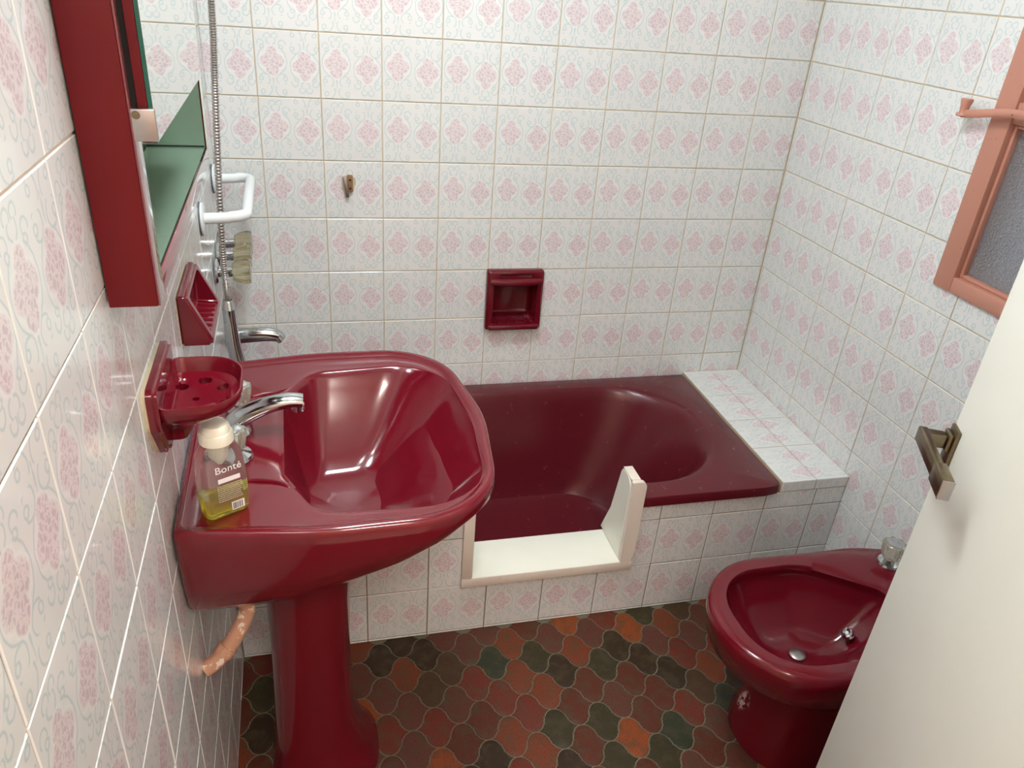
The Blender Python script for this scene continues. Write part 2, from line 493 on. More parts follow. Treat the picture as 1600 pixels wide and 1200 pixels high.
# floor: lantern tiles
floor = tag(boxes('floor', [(-.3, XR + .12, YD - .05, .12, -.12, -.0022)], M['floor_grout']), kind='structure')
PX, PY = .110, .1065
def quarter():
    hx, hy, g, r = PX / 2, PY / 2, .0016, .0245
    half = []
    for k in range(7):
        th = PI / 2 - k / 6 * math.radians(72)
        half.append((r * math.cos(th), hy - r + r * math.sin(th)))
    x0, y0 = half[-1]
    half += [(x0 + .0028, y0 - .0002), (x0 + .0026, y0 - .0056)]
    line = half + [(hx / 2, hy / 2)] + [(hx - x, hy - y) for x, y in reversed(half)]
    out = []
    for k, (x, y) in enumerate(line):
        a, b = line[max(0, k - 1)], line[min(len(line) - 1, k + 1)]
        dx, dy = b[0] - a[0], b[1] - a[1]; l = math.hypot(dx, dy)
        out.append((max(0, x + dy / l * g), y - dx / l * g if k else y - g))
    out = [p for p in out if p[1] > .0006]
    out.append((out[-1][0] + .001, .0003)); out[0] = (0, hy - g)
    return out
Q = quarter()
ring = Q + [(x, -y) for x, y in reversed(Q)] + [(-x, -y) for x, y in Q[1:]] + [(-x, y) for x, y in reversed(Q[1:])]
nn = len(ring)
V = [(x, y, -.003) for x, y in ring] + [(x, y, -.0008) for x, y in ring] + [(x * .965, y * .965, 0) for x, y in ring]
Fc = [tuple(range(2 * nn, 3 * nn))[::-1]]
for L in (0, 1):
    for i in range(nn): Fc.append((L * nn + i, L * nn + (i + 1) % nn, (L + 1) * nn + (i + 1) % nn, (L + 1) * nn + i))
ft = mesh('floor_tile', V, Fc, smooth=30); ft.materials.append(M['floor_tile'])
FV, FF = [], []
def near_tile(x, y): return all(in_view((x + dx, y + dy, 0), 90) for dx, dy in ((0, 0),)) or in_view((x, y, 0), 90)
for i in range(-8, 30):
    for j in range(-2, 28):
        if (i + j) % 2 == 0: continue
        x, y = .2265 + i * PX / 2, -.641 - j * PY / 2
        if x < -.14 or x > XR + .03 or y > YP + .03 or y < YD - .02: continue
        if near_tile(x, y):
            o = bpy.data.objects.new('floor_tile', ft); COL.objects.link(o); o.parent = floor
            o.location = (x, y, random.uniform(-.0004, .0004)); o.rotation_euler = (random.uniform(-.006, .006), random.uniform(-.006, .006), random.choice((0, PI)))
        else:
            b = len(FV); FV += [(vx + x, vy + y, vz) for vx, vy, vz in [tuple(v.co) for v in ft.vertices]]
            FF += [tuple(b + k for k in p.vertices) for p in ft.polygons]
if FV:
    o = link('floor_tile_field', mesh('floor_tile_field', FV, FF), M['floor_tile'], floor); o['kind'] = 'stuff'

# bath surround: tiled panel with the cut-out, tiled ledge
CUT = (.440, .884, .166, .40)
wall_bath = slab('wall_bath', (-.13, XR, 0, .360), [CUT], .03, F_PANEL, M['grout_dark'])
tile_field(wall_bath, F_PANEL, (-.10, XR - .002, 0, .360), .05025 - 2 * T, TOP % TV, T, TV, [CUT])
ledge = tag(boxes('trim_2', [(1.288, XR, YP + .002, 0, .10, .394 - TH), (1.288, XR, YP - .0, YP + .002, .361, .394 - TH)], M['grout']), kind='structure')
tl = bpy.data.objects.new('tmp', None); COL.objects.link(tl); tl.matrix_world = F_LEDGE
for (x0, x1) in ((1.2885, 1.3885), (1.391, XR - .003)):
    for (y0, y1) in ((-.165, -.004), (-.317, -.168), (-.467, -.320), (-.6325, -.470)):
        V, Fc, UV = tile_geo([(x0 - 1.2885, x1 - 1.2885, 0, y1 - y0)], (.206, .15), True)
        o = link('tile', mesh('tile', V, Fc, UV), M['tile'], ledge); o.location = (1.2885, y0, .3945)
for (x0, x1) in ((1.2885, 1.3885), (1.391, XR - .003)):      # front edge strips
    V, Fc, UV = tile_geo([(0, x1 - x0, 0, .0295)], (.15, .15))
    o = link('tile', mesh('tile', V, Fc, UV), M['tile'], ledge); o.matrix_local = F_PANEL @ Matrix.Translation((x0, .3635, .0018))
bpy.data.objects.remove(tl)

# ------------------------------------------------------------------ bathtub
BH = .392
bo = rpoly([(-.098, -.006, .01), (-.098, -.642, .01), (1.2865, -.642, .03), (1.2865, -.006, .012)], 6)
bi = rpoly([(-.02, -.070, .16), (-.02, -.578, .16), (1.198, -.578, .245), (1.198, -.070, .245)], 12)
bf = rpoly([(.10, -.16, .10), (.10, -.49, .10), (.98, -.49, .15), (.98, -.16, .15)], 10)
bc = (.70, -.325)
A = angles(200, [(-.098, -.006), (-.098, -.642), (1.2865, -.642), (1.2865, -.006)], bc)
po, pi_, pf = polar(bo, bc, A), polar(bi, bc, A), polar(bf, bc, A)
def lerp(P, Q, t): return [(a[0] * (1 - t) + b[0] * t, a[1] * (1 - t) + b[1] * t) for a, b in zip(P, Q)]
def zr(P, z): return [(x, y, z) for x, y in P]
def inset(P, d, c):  # move towards centre by d
    out = []
    for x, y in P:
        v = Vector((x - c[0], y - c[1])); l = v.length; v *= max(0, (l - d)) / l; out.append((c[0] + v.x, c[1] + v.y))
    return out
def boxinset(P, d, x0, x1, y0, y1): return [(min(max(x, x0 + d), x1 - d), min(max(y, y0 + d), y1 - d)) for x, y in P]
def bx_(d): return boxinset(po, d, -.098, 1.2865, -.642, -.006)
rings = [zr(lerp(pf, pi_, -.03), .018), zr(lerp(pf, inset(pi_, -.012, bc), .9), .30), zr(bx_(.014), BH - .032), zr(bx_(.0), BH - .030), zr(bx_(0), BH - .012),
         zr(bx_(.003), BH - .004), zr(bx_(.010), BH), zr(lerp(po, pi_, .85), BH), zr(lerp(po, pi_, .95), BH - .001), zr(pi_, BH - .005),
         zr(lerp(pi_, pf, .06), BH - .016), zr(lerp(pi_, pf, .14), BH - .04), zr(lerp(pi_, pf, .55), BH - .20), zr(lerp(pi_, pf, .80), BH - .29),
         zr(lerp(pi_, pf, .93), BH - .325), zr(pf, BH - .338), zr(lerp(pf, [bc] * len(pf), .15), BH - .345), zr(lerp(pf, [bc] * len(pf), .6), BH - .348)]
bath = loft('bathtub', rings, M['bath_red'], smooth=50)
cut = boxes('cutter', [(CUT[0] + .004, CUT[1] - .006, -.70, -.44, .172, .5)], None)
join_dice(bath, [cut])
tag(bath, 'burgundy built-in bathtub with a low entry cut into its side', 'bathtub')

# liner of the cut-out
liner = thing('bath_entry_liner', 'white acrylic step-through liner framing the cut in the bathtub side', 'bath liner', Matrix.Translation((.66, YP, .166)))
inv = liner.matrix_world.inverted()
tf = NT('stained_acrylic'); f1 = tf.noise(22, tf.obj(), 6, .7)
tf.set(Base_Color=tf.mix(tf.step(f1, .60, .68), srgb(214, 186, 128), tf.mix(tf.noise(7, tf.obj()), srgb(226, 212, 200), srgb(236, 226, 212))), Roughness=.55)
boxes('step_board', [(.452, .860, -.642, -.505, .160, .187)], M['acrylic'], liner, .003, inv)
boxes('frame_strip', [(.432, .888, -.643, -.6325, .157, .1865)], tf.m, liner, .002, inv)
boxes('frame_strip', [(.432, .459, -.643, -.6325, .1868, .435)], tf.m, liner, .002, inv)
boxes('cheek_board', [(.434, .456, -.632, -.505, .1875, .43)], M['acrylic'], liner, .003, inv)
# shaped right cheek: tall at the front, sloping back to the step, rounded top
def cheek(name, prof, x0, x1, mat):
    n = len(prof); V = [(x0, y, z) for y, z in prof] + [(x1, y, z) for y, z in prof]
    Fc = [tuple(range(n))[::-1], tuple(range(n, 2 * n))] + [(i, (i + 1) % n, n + (i + 1) % n, n + i) for i in range(n)]
    me = mesh(name, V, Fc, smooth=45)
    bm = bmesh.new(); bm.from_mesh(me)
    ed = [e for e in bm.edges if abs(e.verts[0].co.x - e.verts[1].co.x) < 1e-5]
    bmesh.ops.bevel(bm, geom=ed, offset=.002, segments=2, affect='EDGES'); bm.to_mesh(me); bm.free()
    me.shade_smooth(); me.set_sharp_from_angle(angle=math.radians(45))
    return link(name, me, mat, liner, inv)
prof = rpoly([(-.630, .188, 0), (-.490, .188, 0), (-.535, .29, .02), (-.566, .440, .022), (-.630, .440, .03)], 6)
cheek('cheek_board', prof, .852, .876, M['acrylic'])
prof = rpoly([(-.6435, .188, .001), (-.6305, .188, 0), (-.6305, .441, 0), (-.6435, .441, .012)], 6)
# front strip of the right cheek, with chamfered foot
sx = rpoly([(.853, .1868, 0), (.880, .1868, .0), (.890, .215, .02), (.890, .441, .016), (.853, .441, .004)], 5)
V = [(x, -.6435, z) for x, z in sx] + [(x, -.6305, z) for x, z in sx]; n_ = len(sx)
link('frame_strip', mesh('frame_strip', V, [tuple(range(n_)), tuple(range(n_, 2 * n_))[::-1]] + [(i, (i + 1) % n_, n_ + (i + 1) % n_, n_ + i) for i in range(n_)], smooth=40), tf.m, liner, inv)
boxes('cap_strip', [(.8525, .8765, -.6302, -.572, .4402, .4425)], tf.m, liner, .0008, inv)

# ------------------------------------------------------------------ washbasin on left wall
ROT = Matrix.Rotation(.0266, 4, 'Z')
def LW(y, z, d=0): return Matrix.Translation((LA + LB * y, y, z)) @ ROT @ Matrix.Translation((d, 0, 0))
SH = .83
basin = thing('washbasin', 'burgundy ceramic washbasin with a wide bowl, mounted on the tiled wall', 'washbasin', LW(-.922, SH))
so = rpoly([(.002, .250, .012), (.002, -.250, .012), (.20, -.282, .5), (.458, -.282, .19), (.496, 0, .4), (.458, .280, .20), (.20, .282, .5)], 14)
si = rpoly([(.148, .115, .025), (.148, -.115, .025), (.195, -.222, .05), (.460, -.243, .13), (.466, 0, .5), (.452, .226, .14), (.20, .208, .05)], 10)
sc = (.285, 0)
A = angles(168, [(.002, .25), (.002, -.25), (.148, .115), (.148, -.115)], sc)
po, pi_ = polar(so, sc, A), polar(si, sc, A)
def sx_(P, kx, ky, zf): return [(x * kx, y * ky, zf(x, y)) for x, y in P]
def q(x): return max(0, x) / .49
def ins(P, d): return [(max(.002 + d, x) if x < .05 else x, y) for x, y in [(a, b) for a, b in inset(P, d, sc)]]
deck = lambda x, y: -.009
flr = [(.245 + (x - .30) * .40, -.02 + y * .45) for x, y in pi_]
rings = [sx_(po, .55, .34, lambda x, y: -.195), sx_(po, .70, .60, lambda x, y: -.193 + .055 * q(x) ** 2), sx_(po, .82, .80, lambda x, y: -.19 + .105 * q(x) ** 1.7),
         sx_(po, .90, .90, lambda x, y: -.165 + .108 * q(x) ** 1.3), sx_(po, .955, .96, lambda x, y: -.115 + .07 * q(x)), sx_(po, .985, .99, lambda x, y: -.065 + .035 * q(x)),
         sx_(po, 1, 1, lambda x, y: -.024), sx_(po, 1, 1, lambda x, y: -.012), sx_(ins(po, .002), 1, 1, lambda x, y: -.004),
         zr(ins(po, .007), 0), zr(ins(po, .013), -.0005), zr(ins(po, .019), -.006), zr(lerp(ins(po, .024), pi_, .05), -.009),
         zr(lerp(po, pi_, .82), -.010), zr(lerp(po, pi_, .94), -.010), zr(pi_, -.013), zr(lerp(pi_, flr, .05), -.021), zr(lerp(pi_, flr, .13), -.04),
         zr(lerp(pi_, flr, .42), -.092), zr(lerp(pi_, flr, .70), -.136), zr(lerp(pi_, flr, .87), -.157), zr(flr, -.166), zr(lerp(flr, [(.25, -.02)] * len(flr), .5), -.170)]
def fixback(r): return [(max(.002, x), y, z) for x, y, z in r]
rings = [fixback(r) for r in rings]
for k in range(6):            # keep the wall face flat on the lower body
    rings[k] = [(.002 if po[i][0] < .0025 else p[0], p[1], p[2]) for i, p in enumerate(rings[k])]
bowl = loft('bowl', rings, M['red'], basin, smooth=50)
if 0: lathe('drain', [(.0, -.002), (.022, -.002), (.023, 0), (.021, .002), (.012, .0005), (.0, .0005)][1:], M['chrome'], basin, 24, Matrix.Translation((.275, 0, -.1525)))
# soap ridges beside the taps
for s in (-1, 1):
    tube('soap_ridge', catmull([(.088, s * .130, -.012), (.112, s * .134, -.0095), (.140, s * .142, -.0105), (.160, s * .16, -.014)], 5), [.001] + [.0045] * 13 + [.003, .001], M['red'], basin, 10, squash=[(1, .7)] * 16)

ped = thing('basin_pedestal', 'burgundy ceramic pedestal under the washbasin, flared at its foot', 'pedestal', LW(-.922, 0))
def ovr(xc, rx, ry, z, n=40, back=.0):
    out = []
    for i in range(n):
        th = 2 * PI * i / n; c, s = math.cos(th), math.sin(th)
        e = .72
        out.append((xc + rx * math.copysign(abs(c) ** e, c), ry * math.copysign(abs(s) ** e, s), z))
    return out
PR = [(.184, .112, .108, .0), (.184, .112, .108, .010), (.178, .104, .102, .03), (.171, .093, .093, .07), (.167, .082, .084, .14), (.166, .077, .079, .23), (.168, .075, .079, .36), (.170, .077, .084, .48), (.172, .082, .092, .56), (.174, .088, .10, .632)]
loft('column', [ovr(*r) for r in PR], M['red'], ped, smooth=60)

# ------------------------------------------------------------------ crystal knob taps
M['crystal'] = mat_glass('smoky_crystal', srgb(226, 224, 208), .12, 1.46, .75)
def knob(parent, mw, r=.021, h=.036, mat=None, chrome_cap=True):
    k = lathe('knob', [(.010, 0), (r * .62, .001), (r * .80, h * .2), (r * .98, h * .62), (r, h * .82), (r * .92, h * .97), (r * .55, h)], mat or M['crystal'], parent, 64, mw, (8, .2, [0, .2, .5, 1, 1, .9, .3]))
    if chrome_cap:
        lathe('cap', [(r * .6, 0), (r * .62, .0015), (r * .5, .0028)], M['chrome'], k, 24, Matrix.Translation((0, 0, h - .0005)))
    return k
def rise_tap(name, label, mw, group=None, r=.021, h=.036):
    t = thing(name, label, 'tap', mw, group)
    lathe('base', [(.0255, 0), (.0265, .003), (.0245, .008), (.017, .011), (.012, .014), (.011, .020)], M['chrome'], t, 32)
    knob(t, Matrix.Translation((0, 0, .018)), r, h)
    return t
deckz = SH - .009
rise_tap('basin_tap', 'clear fluted knob tap beside the soap bottle on the washbasin', LW(-.988, deckz, .076), 'washbasin taps')
rise_tap('basin_tap', 'clear fluted knob tap on the washbasin, on the far side of the spout', LW(-.845, deckz, .079), 'washbasin taps')
sp = thing('basin_spout', 'curved chrome spout of the washbasin reaching over the bowl', 'spout', LW(-.915, deckz, .070))
lathe('base', [(.026, 0), (.027, .004), (.024, .010), (.018, .016), (.016, .022)], M['chrome'], sp, 32)
path = catmull([(0, 0, .008), (.006, 0, .024), (.026, 0, .038), (.058, 0, .051), (.090, 0, .057), (.112, 0, .055)], 6)
n_ = len(path)
tube('arm', path, [.0195 - .006 * (i / n_) for i in range(n_)], M['chrome'], sp, 18, squash=[(1 - .25 * i / n_, 1.0 + .12 * i / n_) for i in range(n_)])
lathe('nozzle', [(.009, -.012), (.0105, -.011), (.0105, 0)], M['chrome'], sp, 24, Matrix.Translation((.104, 0, .049)))

# ------------------------------------------------------------------ soap bottle
bot = thing('soap_bottle', 'clear plastic soap bottle with yellow liquid left in the bottom, standing on the washbasin', 'bottle',
            Matrix.Translation((-.020, -1.118, deckz + .0005)) @ Matrix.Rotation(math.radians(28), 4, 'Z'))
def brect(hx, hy, r, z): return [(x, y, z) for x, y in rpoly([(hx, hy, r), (-hx, hy, r), (-hx, -hy, r), (hx, -hy, r)], 5)]
M['clear'] = mat_glass('clear_plastic', (.97, .97, .96), .06, 1.2, .94)
M['soap'] = mat_glass('yellow_soap', srgb(232, 220, 26), .08, 1.28, .88)
M['cap'] = mat_plain('cream_cap', srgb(240, 236, 218), .4, var=.03)
M['ink'] = mat_plain('white_print', srgb(244, 244, 244), .6, var=.01)
M['inkgrey'] = mat_plain('pale_print', srgb(205, 200, 186), .6, var=.02)
M['inkdark'] = mat_plain('dark_print', srgb(50, 50, 54), .6, var=.01)
loft('shell', [brect(.027, .014, .008, 0), brect(.0305, .0175, .010, .004), brect(.0325, .019, .011, .03), brect(.0315, .0185, .011, .07), brect(.029, .0175, .012, .098), brect(.023, .017, .014, .110), brect(.0185, .0182, .017, .116)], M['clear'], bot, smooth=60)
loft('liquid', [brect(.026, .013, .008, .0015), brect(.0293, .0163, .009, .005), brect(.0312, .0178, .0095, .03), brect(.0311, .0177, .0095, .036)], M['soap'], bot, smooth=60)
cap = lathe('cap', [(.0205, 0), (.0225, .0015), (.0225, .014), (.0212, .0165), (.0195, .0172), (.0188, .024), (.016, .0285), (.008, .030)], M['cap'], bot, 36, Matrix.Translation((0, 0, .1165)))
lathe('pump_tube', [(.0035, 0), (.012, .012), (.013, .030), (.0135, .034)], M['cap'], bot, 20, Matrix.Translation((0, 0, .082)))
def text(parent, s, size, loc, mat, name='print', ext=.0001):
    cu = bpy.data.curves.new('t', 'FONT'); cu.body = s; cu.size = size; cu.extrude = ext; cu.align_x = 'CENTER'; cu.resolution_u = 3
    o = bpy.data.objects.new('t', cu); COL.objects.link(o)
    dg = bpy.context.evaluated_depsgraph_get(); dg.update()
    me = bpy.data.meshes.new_from_object(o.evaluated_get(dg)); bpy.data.objects.remove(o); bpy.data.curves.remove(cu)
    me.materials.clear()
    return link(name, me, mat, parent, Matrix.Translation(loc) @ Matrix.Rotation(PI / 2, 4, 'X'))
fy = -.0194
text(bot, 'Bonté', .0155, (.004, fy + .0006, .076), M['ink'], 'brand_print')
text(bot, 'doux savon', .0042, (.004, fy + .0003, .0708), M['ink'], 'small_print') if False else None
boxes('label_band', [(-.012, .019, fy - .0001, fy + .0001, .060, .0672)], M['ink'], bot)
rows = []
random.seed(3)
for r in range(9):
    z = .0545 - r * .0031; x = -.014
    while x < .018:
        w = random.uniform(.0012, .0034); rows.append((x, min(x + w, .0205), fy - .0001, fy + .0001, z, z + .0010)); x += w + .0007
boxes('small_print', rows, M['inkgrey'], bot)
bars = boxes('barcode_label', [(.003, .021, fy - .0001, fy + .0001, .010, .0235)], M['ink'], bot)
bl = []; x = .0045
while x < .019:
    w = random.choice((.0004, .0007, .0011)); bl.append((x, x + w, fy - .0003, fy - .0001, .0115, .022)); x += w + random.choice((.0005, .0008))
boxes('barcode', bl, M['inkdark'], bars)

# ------------------------------------------------------------------ soap dishes
M['mortar'] = mat_plain('old_adhesive', srgb(208, 197, 166), .8, var=.14, scale=40, bump=.4)
d1 = thing('soap_dish', 'burgundy ceramic soap dish with a round perforated tray above the washbasin', 'soap dish', LW(-1.118, 1.015))
def yz_extrude(name, prof, x0, x1, mat, parent, bev=.004):
    n = len(prof); V = [(x0, y, z) for y, z in prof] + [(x1, y, z) for y, z in prof]
    me = mesh(name, V, [tuple(range(n)), tuple(range(n, 2 * n))[::-1]] + [(i, (i + 1) % n, n + (i + 1) % n, n + i) for i in range(n)])
    if bev:
        bm = bmesh.new(); bm.from_mesh(me); bmesh.ops.bevel(bm, geom=[e for e in bm.edges if e.verts[0].co.x > x0 + 1e-5 and e.verts[1].co.x > x0 + 1e-5], offset=bev, segments=3, affect='EDGES'); bm.to_mesh(me); bm.free()
    me.shade_smooth(); me.set_sharp_from_angle(angle=math.radians(40))
    return link(name, me, mat, parent)
pl = rpoly([(.078, .043, .012), (-.078, .043, .012), (-.078, -.010, .02), (-.040, -.068, .02), (.040, -.068, .02), (.078, -.010, .02)], 5)
yz_extrude('adhesive', [(y * .97, z * .97) for y, z in pl], .0, .0046, M['mortar'], d1, 0)
yz_extrude('back_plate', pl, .0048, .017, M['red'], d1, .005)
tr = rpoly([(.014, .074, .012), (.014, -.074, .012), (.110, -.070, .055), (.110, .070, .055)], 12)
tc = (.05, 0); A = angles(72, [], tc); tp = polar(tr, tc, A)
def tsc(k, z, dx=0): return [(tc[0] + (x - tc[0]) * k + dx, y * k, z) for x, y in tp]
def under(k, z): return [(.0145 + (x - .0145) * k, y * k, z) for x, y in tp]
tray = loft('tray', [under(.22, -.062), under(.34, -.042), under(.55, -.026), under(.78, -.015), under(.93, -.004), under(.985, .004), tsc(1.0, .010), tsc(.985, .0155), tsc(.955, .0155), tsc(.93, .012), tsc(.86, -.003), tsc(.74, -.008), tsc(.70, -.008), tsc(.66, -.0055), tsc(.60, -.0085), tsc(.3, -.009)], M['red'], d1, smooth=45)
cuts = []
for (x, y, r) in ((.030, .030, .0085), (.058, .044, .0085), (.082, .022, .008), (.088, -.018, .008), (.050, -.004, .0045)):
    cuts.append(lathe('c', [(r, -.08), (r, .03)], None, None, 20, d1.matrix_world @ Matrix.Translation((x, y, 0))))
join_dice(tray, cuts)

d2 = thing('soap_dish', 'burgundy ceramic soap dish with a ribbed slanted hollow between the mirror cabinet and washbasin', 'soap dish', LW(-.775, .998))
# slanted box: wedge in profile (x out, z up)
def wedge(name, y0, y1, prof, mat, parent, bev=.003):
    n = len(prof); V = [(x, y0, z) for x, z in prof] + [(x, y1, z) for x, z in prof]
    me = mesh(name, V, [tuple(range(n)), tuple(range(n, 2 * n))[::-1]] + [(i, (i + 1) % n, n + (i + 1) % n, n + i) for i in range(n)])
    if bev:
        bm = bmesh.new(); bm.from_mesh(me); bmesh.ops.bevel(bm, geom=bm.edges[:], offset=bev, segments=3, affect='EDGES'); bm.to_mesh(me); bm.free()
    me.shade_smooth(); me.set_sharp_from_angle(angle=math.radians(40))
    return link(name, me, mat, parent)
body = wedge('body', -.083, .083, [(0, -.042), (.046, -.042), (.050, -.034), (.016, .044), (0, .044)], M['red'], d2, .004)
cuts = [wedge('c', -.068, .068, [(.010, -.024), (.075, -.030), (.075, .060), (.012, .034)], None, None, .004)]
for c in cuts: c.matrix_world = d2.matrix_world
join_dice(body, cuts)
for k in range(6):
    tube('rib', [(.012, -.055 + k * .022, -.0245), (.044, -.055 + k * .022, -.0275)], .0035, M['red'], d2, 8)
yz_extrude('adhesive', [(.085, -.044), (.085, .046), (-.085, .046), (-.085, -.044)], -.0005, .001, M['mortar'], d2, 0)

d3 = thing('soap_dish', 'square burgundy ceramic soap niche with a top bar, set in the wall above the bathtub', 'soap dish', frame((.682, 0, .672), (1, 0, 0), (0, 0, 1), (0, -1, 0)))
hw, hh = .086, .094
outer = boxes('surround', [(-hw, hw, -hh, hh, -.012, .022)], M['red'], d3, .009, seg=4)
c = boxes('c', [(-.066, .066, -.074, .058, -.02, .04)], None, None, .012, d3.matrix_world, seg=3)
c2 = boxes('c', [(-.05, .05, .070, .084, .012, .04)], None, None, .004, d3.matrix_world)
inner = boxes('niche', [(-.069, .069, -.077, .071, -.062, .004)], M['red'], d3, .006, seg=3)
ci = boxes('c', [(-.064, .064, -.070, .064, -.054, .03)], None, None, .014, d3.matrix_world, seg=4)
join_dice(inner, [ci]); join_dice(outer, [c, c2])
tube('bar', [(-.078, .062, .022), (-.04, .060, .0255), (0, .0595, .0265), (.04, .060, .0255), (.078, .062, .022)], [.010, .012, .0125, .012, .010], M['red'], d3, 16)
boxes('lip', [(-.078, .078, -.091, -.073, .012, .034)], M['red'], d3, .007, seg=3)
for k in range(4): boxes('rib', [(-.045 + k * .027, -.039 + k * .027, -.0755, -.0685, -.04, .018)], M['red'], d3, .002)

# ------------------------------------------------------------------ mirror cabinet, half let into the left wall
cab = thing('mirror_cabinet', 'burgundy mirror cabinet with a hinged mirror door, hung on the tiled wall above the washbasin', 'cabinet', LW(-1.26, 1.195))
M['green_mirror'] = mat_plain('green_lacquered_lining', srgb(146, 168, 148), .10, .35, var=.03, coat=.8)
M['mirror'] = mat_plain('silver_mirror', (.80, .86, .84), .02, 1.0, var=.01)
M['glass_edge'] = mat_plain('green_glass_edge', srgb(24, 92, 80), .15, var=.1)
t = NT('glossy_frame_strip'); f_ = t.noise(9, t.obj()); t.set(Base_Color=t.mix(f_, srgb(128, 62, 70), srgb(140, 74, 80)), Roughness=.12, Coat_Weight=1., Coat_Roughness=.03); M['frame_gloss'] = t.m
Lc, Hc, D = .66, .455, .048         # length along wall, height, depth proud
boxes('side_panel', [(.002, D, -.002, .010, 0, Hc)], M['cab_red'], cab, .0012)
boxes('side_panel', [(.002, D, Lc - .010, Lc, 0, Hc)], M['cab_red'], cab, .0012)
boxes('bottom_panel', [(.002, D - .001, .010, Lc - .010, 0, .012)], M['cab_red'], cab, .0012)
boxes('top_panel', [(.002, D - .001, .010, Lc - .010, Hc - .012, Hc)], M['cab_red'], cab, .0012)
boxes('frame_strip', [(D, D + .002, 0, .034, 0, Hc)], M['frame_gloss'], cab, .0006)
boxes('frame_strip', [(D, D + .002, Lc - .014, Lc, 0, Hc)], M['acrylic'], cab, .0006)
boxes('frame_strip', [(D, D + .002, .034, Lc - .014, 0, .026)], M['frame_gloss'], cab, .0006)
boxes('frame_strip', [(D, D + .002, .034, Lc - .014, Hc - .026, Hc)], M['frame_gloss'], cab, .0006)
boxes('back_mirror', [(-.052, -.048, .012, Lc - .012, .012, Hc - .012)], M['green_mirror'], cab)
boxes('floor_mirror', [(-.048, D - .002, .012, Lc - .012, .0125, .026)], M['green_mirror'], cab)
boxes('side_mirror', [(-.048, D - .002, Lc - .016, Lc - .0125, .026, Hc - .014)], M['green_mirror'], cab)
boxes('side_mirror', [(-.048, D - .002, .0125, .016, .026, Hc - .014)], M['green_mirror'], cab)
boxes('shade_line', [(-.047, D - .003, Lc - .0175, Lc - .0161, .0262, .0285)], M['black'], cab)  # black line painting the shade where recess floor meets far side
boxes('shade_line', [(-.0479, -.0465, .017, Lc - .018, .0262, .028)], M['black'], cab)  # same painted shade line along the back edge of the floor
shelf_m = mat_glass('green_glass', (.72, .86, .76), .02, 1.45)
boxes('glass_shelf', [(-.046, .030, .018, Lc - .018, .20, .205)], shelf_m, cab)
door = boxes('mirror_door', [(D + .0075, D + .0165, .006, .47, .163, Hc)], M['cab_red'], cab, .001)
boxes('mirror_pane', [(D + .0168, D + .0205, .006, .47, .163, Hc)], M['glass_edge'], door)
boxes('mirror_face', [(D + .0206, D + .0209, .0065, .4695, .1635, Hc - .0005)], M['mirror'], door)
boxes('gap_shade_strip', [(D + .0021, D + .0074, .010, .466, .166, Hc - .002)], M['black'], door)  # black strip standing in for the shade of the open gap behind the door
clip = boxes('clip', [(D + .001, D + .0225, .000, .0055, .165, .1945)], M['steel'], door, .0015)
lathe('screw', [(.0038, 0), (.0034, .0012), (.001, .0014)], M['brass'], clip, 16, Matrix.Translation((D + .006, -.0002, .189)) @ Matrix.Rotation(PI / 2, 4, 'X'))

# ------------------------------------------------------------------ grab bar
gb = thing('grab_bar', 'white tubular grab bar fixed to the tiled wall near the shower hose', 'grab bar', LW(-.25, 1.035))
gp = [(.004, -.165, 0), (.055, -.165, .002)] + [(.062 + .028 * math.sin(k / 6 * PI / 2), -.137 - .028 * math.cos(k / 6 * PI / 2), .004) for k in range(7)] + \
     [(.09, 0, .006)] + [(.062 + .028 * math.cos(k / 6 * PI / 2), .137 + .028 * math.sin(k / 6 * PI / 2), .004) for k in range(7)] + [(.055, .165, .002), (.004, .165, 0)]
tube('bar', gp, .0115, M['white_plastic'], gb, 18)
for s in (-1, 1):
    fl = lathe('flange', [(.034, 0), (.034, .003), (.031, .005), (.013, .0055)], M['white_plastic'], gb, 36, Matrix.Translation((.0035, s * .165, 0)) @ Matrix.Rotation(PI / 2, 4, 'Y'))
    lathe('gasket', [(.0345, 0), (.0345, .0034)], M['rubber'], fl, 36, Matrix.Translation((0, 0, -.0034)))

# ------------------------------------------------------------------ bath mixer, spout, hose
mx = thing('bath_mixer', 'three-knob chrome bath mixer set in the tiled wall over the bathtub', 'mixer tap', LW(-.19, .872))
RX = Matrix.Rotation(PI / 2, 4, 'Y')
M['crystal_green'] = mat_glass('olive_crystal', srgb(214, 210, 180), .1, 1.42, .92)
for k, (yy, zz) in enumerate(((.075, .012), (0, .006), (-.075, -.008))):
    v = lathe('valve', [(.030, .001), (.031, .004), (.027, .009), (.013, .011), (.0125, .040), (.0105, .042)], M['chrome'], mx, 32, Matrix.Translation((0, yy, zz)) @ RX)
    knob(v, Matrix.Translation((0, 0, .038)), .030, .043, M['crystal_green'], False)
bs = thing('bath_spout', 'flat chrome bath spout jutting from the wall below the mixer knobs', 'spout', LW(-.20, .668))
lathe('flange', [(.024, 0), (.025, .004), (.018, .008)], M['chrome'], bs, 32, RX)
pth = catmull([(.004, 0, 0), (.04, 0, .001), (.09, 0, .002), (.122, 0, -.002), (.135, 0, -.014)], 6); n_ = len(pth)
tube('arm', pth, [.0195] * n_, M['chrome'], bs, 20, squash=[(1.05 - .4 * (i / n_) ** 2, .85) for i in range(n_)])
hs = thing('hand_shower', 'chrome hand shower hanging head-down on a ribbed metal hose in front of the mixer', 'hand shower', LW(-.34, .60))
HY = -.34
wl = LA + LB * HY
hp = [(-.040 - wl, 0, 1.02), (-.047 - wl, 0, .90), (-.052 - wl, 0, .78), (-.0605 - wl, 0, .66), (-.071 - wl, 0, .50), (-.0795 - wl, 0, .33), (-.080 - wl, 0, .222)]
